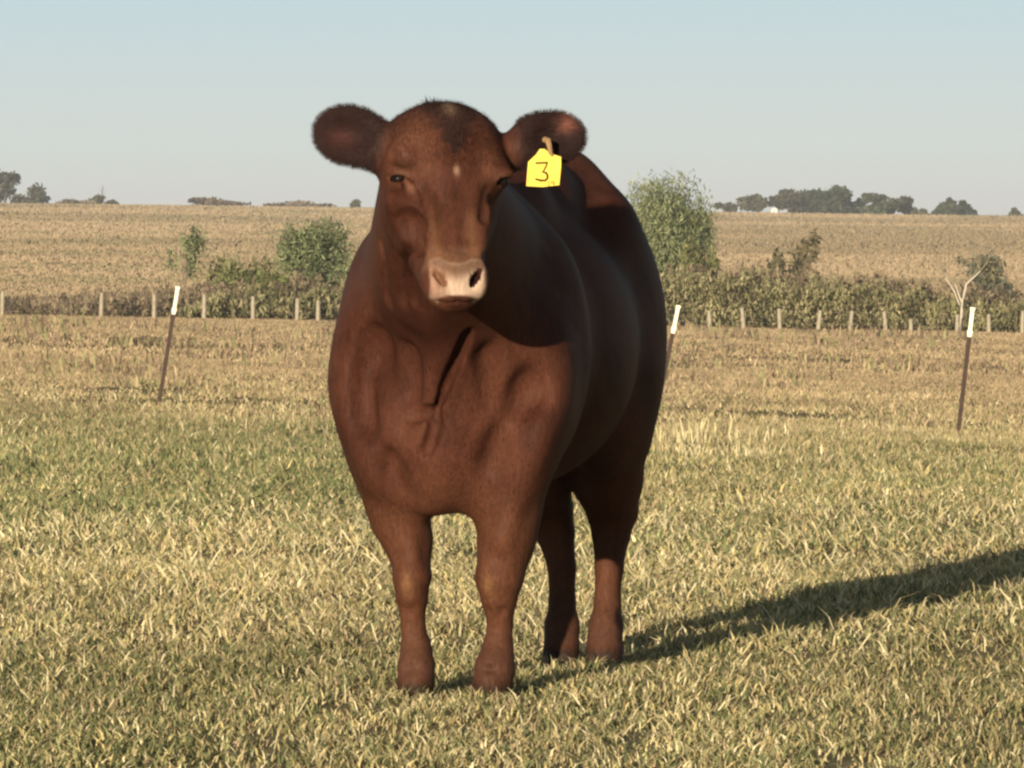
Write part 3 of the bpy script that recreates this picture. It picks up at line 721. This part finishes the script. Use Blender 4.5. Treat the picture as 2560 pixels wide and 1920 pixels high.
tg = own(m.build('ear_tag', M_TAG)); tg['label'] = 'yellow plate tag marked 3 below the ear'
def stroke(m, pts, w, dist):
    pts = [U(x, y, dist) for x, y in pts]
    for i in range(len(pts) - 1):
        a, b = pts[i], pts[i + 1]; t = (b - a) / np.linalg.norm(b - a); sd = np.cross(t, (0, 1, 0)) * w / 2; e = t * w * .3
        m.add([a - sd - e, a + sd - e, b + sd + e, b - sd + e, a - sd - e + nb * .0012, a + sd - e + nb * .0012, b + sd + e + nb * .0012, b - sd + e + nb * .0012], [(0, 1, 2, 3), (4, 7, 6, 5), (0, 4, 5, 1), (2, 6, 7, 3), (1, 5, 6, 2), (0, 3, 7, 4)])
def sub_own(o, par): o.parent = par; o.matrix_parent_inverse = Matrix.Translation(-cow.location); return o
def sub_part(m, name, mat):
    o = m.build(name, mat); o.parent = tg; return o
m = MB(); stroke(m, [(1158, 352.5), (1182, 351.5)], .0046, TD - .0016); stroke(m, [(1182, 351.5), (1178.5, 361), (1174.5, 368)], .0030, TD - .0030)
stroke(m, [(1172, 371), (1180, 374), (1183, 380), (1182, 386), (1177, 390.5)], .0046, TD - .0016); stroke(m, [(1178, 389.5), (1168, 390), (1157.5, 387)], .0048, TD - .0030)
sub_part(m, 'tag_number', M_INK)
m = MB(); stroke(m, [(1185, 391.5), (1185.5, 402)], .0015, TD - .0016)
stroke(m, [(1190, 392), (1196, 392), (1197, 396), (1191, 396), (1190, 392)], .0013, TD - .0016); stroke(m, [(1197, 396), (1196.5, 400)], .0013, TD - .003)
sub_part(m, 'tag_number', M_INK)
m = MB(); m.tube([U(1176, 302, TD + .002), U(1184, 304, TD - .006), U(1187, 316, TD - .005), U(1189, 330, TD - .003), U(1193, 337, TD - .003)], [.007, .0075, .006, .005, .003], 8)
m.tube([U(1182, 306, TD + .06), U(1183, 305, TD)], [.005, .006], 8)
sub_part(m, 'tag_stud', M_STUD)

# ------------------------------------------------------------------ steel fence stakes
M_RUST = mat_new('rusted_steel', (.055, .038, .030), rough=.8, noise=(18, .6, (.09, .055, .04)))
M_WHITE = mat_new('white_paint', (.86, .80, .62), rough=.6, noise=(9, .25, (.62, .55, .42)))
def stake(dist, topx, topy, basex, basey, label):
    a = np.array((gx(basex, dist), dist, 0.)); a[2] = float(ground_z(a[0], a[1])) - .12
    b = np.array((gx(topx, dist), dist - .05, EYE + (290 - topy) / F * dist))
    r0 = tag(empty('fence_stake', (a[0], a[1], a[2] + .12)), label, 'fence post', 'steel fence stakes in the pasture')
    ln = np.linalg.norm(b - a); t = (b - a) / ln; cut = a + t * (ln * .795)
    off = np.array(r0.location)
    x = np.array((1, 0, 0.)) - t * t[0]; x /= np.linalg.norm(x); y_ = np.cross(t, x); Mx = np.stack([x, y_, t], 1)
    m = MB(); c0 = (a + cut) / 2 - off; hl = np.linalg.norm(cut - a) / 2
    m.box(c0, (.023, .003, hl), Mx); m.box(c0 + y_ * .016, (.003, .013, hl), Mx)     # T section
    for q in np.arange(-hl + .2, hl - .03, .055): m.box(c0 + t * q - y_ * .006, (.007, .004, .008), Mx)
    m.build('shaft', M_RUST, r0)
    m = MB(); c1 = (cut + b) / 2 - off; h2 = np.linalg.norm(b - cut) / 2
    m.box(c1, (.020, .012, h2), Mx); m.box(c1 + y_ * .022, (.008, .012, h2), Mx); m.box(c1 + t * (h2 + .006), (.026, .022, .012), Mx); m.box(c1 - t * (h2 - .05), (.026, .018, .02), Mx)
    m.build('white_cap', M_WHITE, r0)
stake(57.5, 178, 288, 157, 402, 'white tipped brown steel stake leaning right, in the grass left of the cow')
stake(55.0, 678, 307, 652, 424, 'white tipped brown steel stake close behind the cow and partly hidden by it')
stake(52.8, 972, 309, 957, 437, 'white tipped brown steel stake at the right, in front of the bare tree')

# ------------------------------------------------------------------ far fence
M_POST = mat_new('weathered_wood', (.42, .36, .26), rough=.9, noise=(6, .6, (.26, .21, .15)))
M_WIRE = mat_new('wire', (.30, .28, .25), rough=.5, spec=.5)
FD = 236.0
fence = tag(empty('fence', (0, FD, float(ground_z(0, FD)))), 'low wire fence on pale wooden posts along the foot of the hill', 'fence')
fo = np.array(fence.location)
posts = [(2, 24), (101, 24), (154, 23), (204, 24), (253, 23), (297, 22), (318, 20), (343, 22), (392, 22), (441, 22), (490, 22), (540, 22), (590, 22), (640, 22)] + \
        [(710, 17), (744, 20), (780, 20), (818, 19), (850, 19), (886, 19), (911, 12), (957, 17), (989, 18), (1022, 22)]
tops = []; kidx = 0
for px, hp_ in posts:
    x = gx(px, FD); z = float(ground_z(x, FD)); h = hp_ / F * FD
    m = MB(); lean = rng.normal(0, .05)
    m.tube([(x - fo[0], 0, z - .2 - fo[2]), (x + lean * .5 - fo[0], 0, z + h * .5 - fo[2]), (x + lean - fo[0], .0, z + h - fo[2])], [.10, .095, .085], 7)
    m.build('post', M_POST, fence, smooth=False); tops.append((x, z, h, lean))
for fr_ in (.9, .6, .3):
    m = MB(); m.tube([(x + l * fr_ - fo[0], -.1, z + h * fr_ - fo[2]) for x, z, h, l in tops], .0025, 4)
    m.build('wire', M_WIRE, fence)

# ------------------------------------------------------------------ trees, shrubs
M_LEAF = mat_new('foliage', attr='Col', rough=.75, spec=.12, trans=.25)
M_BARK = mat_new('bark', (.16, .12, .085), rough=.95, noise=(4, .6, (.25, .2, .15)), bump=(8, .5, .03))
M_PALEBARK = mat_new('bleached_bark', (.66, .58, .46), rough=.9, noise=(3, .6, (.33, .27, .2)))
def leaf_cloud(clumps, n, size, cols, droop=.0, slim=.5, rs=None):
    """clumps: list of (centre, radii); leaves fill shells of them unevenly"""
    rs = rs or rng
    C = np.array([c for c, r in clumps], float); RR = np.array([r for c, r in clumps], float)
    vol = RR.prod(1) ** (2 / 3); k = rs.choice(len(C), n, p=vol / vol.sum())
    dv = rs.normal(0, 1, (n, 3)); dv /= np.linalg.norm(dv, axis=1, keepdims=True)
    p = C[k] + dv * RR[k] * (rs.random((n, 1)) ** .45) * rs.uniform(.75, 1.12, (n, 1))
    tone = rs.uniform(.7, 1.3, len(C))[k]
    a = rs.normal(0, 1, (n, 3)); a[:, 2] -= droop * 2.5; a /= np.linalg.norm(a, axis=1, keepdims=True)
    b = np.cross(a, rs.normal(0, 1, (n, 3))); b /= np.linalg.norm(b, axis=1, keepdims=True)
    s = size * rs.uniform(.6, 1.4, (n, 1))
    v = np.stack([p - a * s, p + b * s * slim, p + a * s, p - b * s * slim * .8], 1).reshape(-1, 3)
    q = np.arange(n * 4).reshape(-1, 4)
    c = np.array(cols)[rs.integers(0, len(cols), n)] * (tone * rs.uniform(.75, 1.25, n))[:, None]
    return v, q, np.repeat(c, 4, 0)
def tree(name, label, cat, dist, px, base_dz, h, w, cols, n, leaf, nclump=9, depth=None, droop=0, slim=.5, trunk=.0, group=None, shape='round', limbs=4, bark=None, tr=None, seed=1, zbase=None):
    rs = np.random.default_rng(seed); x = gx(px, dist); z = float(ground_z(x, dist)) + base_dz
    r0 = tag(empty(name, (x, dist, z)), label, cat, group); depth = depth or w * .8
    cl = []
    for i in range(nclump):
        if shape == 'cone':
            f = (i + .5) / nclump; cl.append(((rs.normal(0, w * .03), rs.normal(0, w * .03), h * (.06 + f * .9)), (w * .5 * (1 - f) + .12 * w * (1 - f) + .04 * w, depth * .5 * (1 - f) + .05 * w, h * .62 / nclump + .05 * h)))
        else:
            an = rs.random() * 2 * math.pi; rr = math.sqrt(rs.random()) * .33; zz = trunk + (h - trunk) * rs.uniform(.10 if shape == 'ridge' else .28, .76)
            if shape == 'fan': rr *= .5 + zz / h
            k = .13 + .15 * rs.random(); rr *= 1.15
            cl.append(((math.cos(an) * rr * w, math.sin(an) * rr * depth, zz), (w * k, depth * k, (h - trunk) * (k + .02))))
    v, q, c = leaf_cloud(cl, n, leaf, cols, droop, slim, rs)
    zmin = trunk * .5; v[:, 2] = np.maximum(v[:, 2], zmin + .02)
    mesh_np('crown', v, [q], M_LEAF, r0, col=c)
    m = MB(); tr = tr or h * .022
    m.tube([(0, 0, -.3), (rs.normal(0, .02) * w, 0, h * .3), (rs.normal(0, .04) * w, 0, h * .65)], [tr, tr * .75, tr * .35], 7)
    for i in range(limbs):
        cen = np.array(cl[i % len(cl)][0]); st = np.array((0, 0, h * rs.uniform(.1, .4)))
        m.tube([st, (st + cen) / 2 + (0, 0, .04 * h), cen], [tr * .5, tr * .35, tr * .15], 5)
    m.build('trunk', bark or M_BARK, r0)
    return r0
G_WIL = [(.24, .26, .13), (.18, .205, .095), (.30, .31, .17), (.13, .16, .07)]
G_BUSH = [(.19, .22, .10), (.145, .175, .075), (.25, .265, .13), (.10, .125, .055)]
G_FAR = [(.060, .072, .042), (.05, .06, .04), (.085, .092, .055)]
G_FARB = [(.12, .105, .075), (.09, .082, .06), (.10, .10, .06)]
# willow behind the cow on the right
WD = 250.0
tree('willow_tree', 'feathery pale green willow standing behind the rump of the cow', 'tree', WD, 662, 0, 7.9, 5.6, G_WIL, 15000, .14, 30, 4.4, droop=.55, slim=.22, trunk=.6, shape='fan', limbs=8, seed=11)
tree('shrub', 'yellow green shrub growing against the right side of the willow', 'shrub', 247, 697, 0, 4.2, 2.0, [(.22, .22, .085), (.17, .18, .07), (.25, .24, .11)], 1100, .24, 8, 1.8, droop=.4, slim=.25, seed=12)
# bushes on the left
tree('shrub', 'large leafy green bush behind the far fence left of the cow', 'shrub', 246, 314, 0, 5.0, 4.7, G_BUSH, 6000, .13, 22, 3.6, droop=.15, slim=.35, trunk=.5, limbs=7, seed=21)
tree('shrub', 'low yellowish green bush left of the large leafy bush', 'shrub', 248, 243, 0, 3.0, 3.4, [(.20, .21, .085), (.15, .165, .06), (.24, .23, .11)], 1300, .20, 9, 2.4, droop=.3, slim=.3, seed=22)
tree('shrub', 'small yellow green bush tucked under the large leafy bush', 'shrub', 244, 272, 0, 2.5, 2.2, [(.20, .21, .08), (.16, .175, .065)], 800, .20, 7, 1.8, droop=.3, slim=.3, seed=23)
tree('sapling', 'thin leaning green sapling at the left end of the bushes', 'tree', 252, 184, 0, 4.3, 1.9, G_BUSH, 620, .14, 10, 1.4, droop=.3, slim=.35, trunk=1.0, limbs=6, seed=28, tr=.035)
# sparse plants above the hedge on the right
tree('sapling', 'sparse brown leaved sapling rising out of the hedge', 'tree', 252, 806, 0, 4.7, 2.2, [(.20, .17, .09), (.16, .14, .075)], 330, .22, 8, 1.6, droop=0, slim=.3, trunk=1.5, limbs=8, seed=25)
tree('sapling', 'thin grey brown sapling left of the taller sparse sapling in the hedge', 'tree', 251, 778, 0, 4.0, 1.4, [(.22, .19, .11), (.17, .15, .08)], 220, .2, 6, 1.2, trunk=1.0, limbs=6, seed=26)
# bleached bare tree
def bare_tree(dist, px, h):
    rs = np.random.default_rng(31); x = gx(px, dist); z = float(ground_z(x, dist))
    r0 = tag(empty('bare_tree', (x, dist, z)), 'bleached bare tree with a pale forked trunk at the right', 'tree')
    m = MB(); tw = MB(); tips = []
    def br(p, dirv, ln, r, lv):
        q = p + dirv * ln; mid = (p + q) / 2 + rs.normal(0, ln * .06, 3)
        (m if lv < 2 else tw).tube([p, mid, q], [r, r * .8, r * .6], 6 if lv < 2 else 4)
        if lv >= 4: tips.append(q); return
        for i in range(3 if lv > 0 else 2):
            nd = dirv + rs.normal(0, .42, 3) * (1, .7, .6) + (0, 0, .12); nd /= np.linalg.norm(nd)
            br(q, nd, ln * rs.uniform(.62, .85), r * .55, lv + 1)
    br(np.array((0, 0, -.2)), np.array((.0, 0, 1.)), 1.5, .085, 0)
    br(np.array((.05, 0, 1.5)), np.array((.5, 0, .8)), 1.6, .055, 1)
    br(np.array((-.1, 0, 1.2)), np.array((-.45, 0, .85)), 1.5, .045, 1)
    m.build('trunk', M_PALEBARK, r0, smooth=True)
    t = tw.build('twigs', mat_new('twig', (.30, .25, .17), rough=.9, noise=(2, .5, (.2, .17, .11))), r0); t['kind'] = 'stuff'
    tips_ = np.array(tips)
    cl = [(tips_[i], (.3, .3, .25)) for i in rs.permutation(np.where(tips_[:, 2] < 3.3)[0])[:9]] + [((1.3, .3, 2.9), (.6, .5, .6))]
    v, q, c = leaf_cloud(cl, 330, .13, [(.14, .13, .085), (.10, .105, .06), (.2, .17, .1)], 0, .4, rs)
    mesh_np('crown', v, [q], M_LEAF, r0, col=c)
bare_tree(237.2, 962, 5)
tree('shrub', 'grey green shrub just right of the bare tree', 'shrub', 255, 992, 0, 3.9, 3.0, [(.19, .19, .125), (.14, .145, .09), (.24, .22, .15)], 1000, .22, 8, 2.0, slim=.45, seed=33)
# thicket along the fence: stems and leaves nobody could count
parts_v, parts_q, parts_c = [], [], []; o_ = 0
def thick(x0, x1, n, hfun, cols, size, dist, dep):
    global o_
    px = rng.uniform(x0, x1, n); dd = dist + rng.uniform(0, dep, n); x = (px - 512) / F * dd
    hh = hfun(px) * (.55 + .85 * fbm(px / 11, dd / 3, 4)); zz = ground_z(x, dd) + hh * rng.random(n) ** .7
    p = np.stack([x, dd, zz], -1)
    a = rng.normal(0, .5, (n, 3)); a[:, 2] += 1.0; a /= np.linalg.norm(a, axis=1, keepdims=True)
    b = np.cross(a, rng.normal(0, 1, (n, 3))); b /= np.linalg.norm(b, axis=1, keepdims=True); s = size * rng.uniform(.6, 1.5, (n, 1))
    v = np.stack([p - a * s, p + b * s * .38, p + a * s, p - b * s * .34], 1).reshape(-1, 3)
    tone = .35 + 1.3 * fbm(px / 7 + 3, zz * 1.3, 4)
    c = np.array(cols)[rng.integers(0, len(cols), n)] * (tone * rng.uniform(.75, 1.25, n))[:, None]
    parts_v.append(v); parts_q.append(np.arange(n * 4).reshape(-1, 4) + o_); parts_c.append(np.repeat(c, 4, 0)); o_ += n * 4
T1 = [(.28, .26, .125), (.22, .21, .095), (.36, .31, .17), (.16, .155, .07), (.27, .22, .13)]
T2 = [(.21, .15, .10), (.27, .20, .125), (.14, .10, .07), (.23, .19, .11)]
thick(655, 1050, 34000, lambda p: np.interp(p, [655, 690, 740, 800, 900, 960, 1050], [2.2, 2.3, 2.4, 2.2, 1.8, 1.4, 1.3]), [tuple(v * 1.15 for v in c) for c in T1], .10, 238.5, 9)
thick(655, 1050, 7000, lambda p: np.interp(p, [655, 740, 800, 900, 1050], [2.5, 2.7, 2.5, 2.1, 1.5]), T2, .14, 241, 8)
thick(-30, 120, 2200, lambda p: np.interp(p, [-30, 60, 120], [.25, .5, .9]), T2, .14, 239, 30)
thick(100, 350, 7500, lambda p: np.interp(p, [100, 150, 200, 260, 350], [.7, .9, 1.2, 1.7, 1.8]), T2, .14, 239, 26)
thick(180, 350, 5500, lambda p: np.interp(p, [180, 220, 350], [.3, 1.1, 1.5]), T1, .15, 238, 6)
thick(1040, 1240, 5000, lambda p: 1.5 + 0 * p, T1, .15, 238.5, 9)
thick(-220, -20, 1500, lambda p: .5 + 0 * p, T2, .15, 239, 25)
thick(340, 660, 4000, lambda p: 1.9 + 0 * p, T1, .24, 238.5, 8)
tag(mesh_np('thicket', np.concatenate(parts_v), [np.concatenate(parts_q)], M_LEAF, col=np.concatenate(parts_c)), 'brushy hedge of weeds and brambles along the far fence', 'hedge', kind='stuff')
# tufts over the hill field
n = 270000; u_ = rng.random(n); yy = np.where(rng.random(n) < .6, 1 / (1 / 245 + (1 / 1230 - 1 / 245) * u_), 245 + 985 * u_); xx = rng.uniform(-1, 1, n) * (.112 * yy + 6)
st = fbm(xx / 60, yy / 60, 4); st2 = fbm(xx / 14 + 8, yy / 16, 3)
H1, H2, H3, H4 = (np.array(c) for c in ((.46, .342, .21), (.39, .293, .175), (.30, .23, .138), (.26, .23, .12)))
w1 = np.clip((st - .40) * 5, 0, 1)[:, None]; cols = H3 * (1 - w1) + H1 * w1
leftg = np.clip(.5 - xx / (.12 * yy), 0, 1)
gk = rng.random(n) < np.clip((.50 - st2) * 5, 0, 1) * (.15 + .5 * leftg); cols[gk] = H4
k2 = rng.random(n) < .2; cols[k2] = H2; cols = cols * rng.uniform(.9, 1.1, (n, 1))
sc = np.clip(yy / 620, .28, 1.6)
xo = (.112 * yy[:40000] + 6 + rng.random(40000) * .16 * yy[:40000]) * rng.choice([-1, 1], 40000); xx = np.concatenate([xx, xo]); yy = np.concatenate([yy, yy[:40000]]); cols = np.concatenate([cols, cols[:40000]])
sc = np.concatenate([sc, sc[:40000] * 1.7]); n = len(xx)
v, q, t, c = blades(xx, yy, rng.uniform(.22, .42, n) * sc, rng.uniform(.28, .55, n) * sc, rng.uniform(.1, .6, n), cols, simple=True)
tag(mesh_np('hill_tufts', v, [q, t], M_GRASS, col=c), 'rough dry tufts scattered over the hillside field', 'grass', kind='stuff')

# ------------------------------------------------------------------ ridge
RD = 1190.0
px2m = RD / F
RG = 'trees along the ridge'
def rt(label, px, topy, wpx, basey, cols, seed, shape='ridge', dist=RD, n=900, nc=10, dep=None):
    h = (basey - topy) * dist / F + .5; w = wpx * 1.2 * dist / F
    z0 = EYE + (290 - basey) * dist / F; x = gx(px, dist); zg = float(ground_z(x, dist))
    tree('pine_tree' if shape == 'cone' else 'ridge_tree', label, 'tree', dist, px, 0, h + max(0, z0 - zg) + .3, w, cols, int(n * 1.3), .62, nc, dep or w * .8, slim=.7, trunk=0, group=RG, shape=shape, limbs=3, seed=seed)
rt('broad dark tree in the middle of the ridge clump', 820, 190, 62, 216, G_FAR, 41, n=1700, nc=16)
rt('dark tree forming the left shoulder of the ridge clump', 788, 193, 40, 216, G_FARB, 42, n=1000, nc=11)
rt('tall dark tree at the peak of the ridge clump', 850, 188, 40, 216, G_FAR, 43, n=1000, nc=11, dist=1200)
rt('rounded green tree at the right end of the ridge clump', 876, 195, 44, 217, [(.085, .10, .05), (.07, .08, .045), (.10, .105, .06)], 44, n=1000, nc=9, dist=1180)
rt('pale brownish tree left of the ridge clump', 757, 197, 32, 215, G_FARB, 45, n=800, nc=9)
rt('small round bush alone left of the ridge trees', 728, 205, 22, 214, G_FARB, 46, n=380, nc=6)
rt('brown domed tree right of the ridge clump', 904, 200, 28, 217, G_FARB, 47, n=600, nc=7)
rt('low brown bush between the domed tree and the cone shaped trees', 926, 211, 16, 218, G_FARB, 48, n=220, nc=5)
rt('wider of the two cone shaped evergreens on the ridge', 948, 203, 30, 219, [(.075, .085, .05), (.06, .07, .04)], 49, shape='cone', n=700, nc=8)
rt('narrower cone shaped evergreen beside its wider neighbour', 964, 204, 20, 219, [(.06, .072, .05), (.05, .06, .042)], 50, shape='cone', n=450, nc=8, dist=1180)
rt('tiny cone shaped tree at the far right of the ridge', 1015, 213, 11, 220, G_FARB, 51, shape='cone', n=160, nc=5)
rt('large grey tree cut by the left edge of the photo', 6, 171, 56, 204, G_FARB, 52, n=1100, nc=12)
rt('smaller sloping tree at the left end of the ridge', 28, 184, 30, 204, G_FARB, 53, n=600, nc=8)
rt('low brown scrub mound on the left ridge', 208, 201, 62, 207, [(.20, .145, .10), (.17, .125, .09)], 54, n=500, nc=9)
rt('small grey bush under the thin bare tree on the left ridge', 106, 198, 22, 205, G_FARB, 55, n=260, nc=6)
rt('tiny brown bush on the ridge beside the cow', 356, 203, 12, 208, G_FARB, 56, n=150, nc=4)
rt('faint pale scrub on the left ridge near the large grey tree', 76, 202, 30, 205, [(.22, .19, .14), (.19, .165, .125)], 57, n=260, nc=7)
rt('long low brown scrub near the cow on the left ridge', 300, 204, 60, 208, [(.22, .17, .12), (.19, .15, .11)], 58, n=400, nc=9)
# thin bare tree on the left ridge
x = gx(102, RD); r0 = tag(empty('bare_tree', (x, RD, float(ground_z(x, RD)))), 'thin bare leafless tree sticking up from the left ridge', 'tree')
m = MB(); m.tube([(0, 0, -.5), (.1, 0, 2.5), (.2, 0, 5.2)], [.16, .12, .05], 5)
for dx, z0, z1 in ((-.9, 1.6, 3.0), (.8, 2.0, 3.6), (-.5, 3.0, 4.4), (.5, 3.4, 4.6)): m.tube([(.1, 0, z0), (dx, .1, z1)], [.07, .03], 4)
m.build('trunk', M_BARK, r0)
# small white shed by the ridge trees
sd_ = 1170.0; x = gx(774, sd_); z = float(ground_z(x, sd_))
sh = tag(empty('shed', (x, sd_, z)), 'tiny white shed at the foot of the ridge trees', 'shed')
M_SHED = mat_new('shed_white', (.75, .72, .66), rough=.7, noise=(1, .3, (.6, .56, .5))); M_ROOF = mat_new('shed_roof', (.62, .60, .56), rough=.5, noise=(1, .4, (.45, .42, .4)))
m = MB(); m.box((0, 0, .5), (.75, 1.0, .75)); m.build('wall', M_SHED, sh)
m = MB(); m.add([(-.9, -1.1, 1.22), (.9, -1.1, 1.22), (.9, 1.1, 1.22), (-.9, 1.1, 1.22), (0, -1.1, 1.8), (0, 1.1, 1.8)], [(0, 4, 5, 3), (1, 2, 5, 4), (0, 3, 2, 1)], [(0, 1, 4), (2, 3, 5)]); m.build('roof', M_ROOF, sh)
m = MB(); m.box((-.2, -1.02, .35), (.25, .03, .55)); m.build('door', mat_new('shed_door', (.4, .36, .32), rough=.7, noise=(2, .3)), sh)

# ------------------------------------------------------------------ haze
hz = bpy.data.materials.new('haze'); hz.use_nodes = True
hz.node_tree.nodes.remove(hz.node_tree.nodes['Principled BSDF']); pv = hz.node_tree.nodes.new('ShaderNodeVolumePrincipled')
pv.inputs['Color'].default_value = (.86, .90, .95, 1); pv.inputs['Density'].default_value = .00021
hz.node_tree.links.new(pv.outputs[0], hz.node_tree.nodes['Material Output'].inputs['Volume'])
m = MB(); m.box((0, 1465, -10), (1540, 1545, 52)); o = m.build('haze', hz); tag(o, kind='stuff')
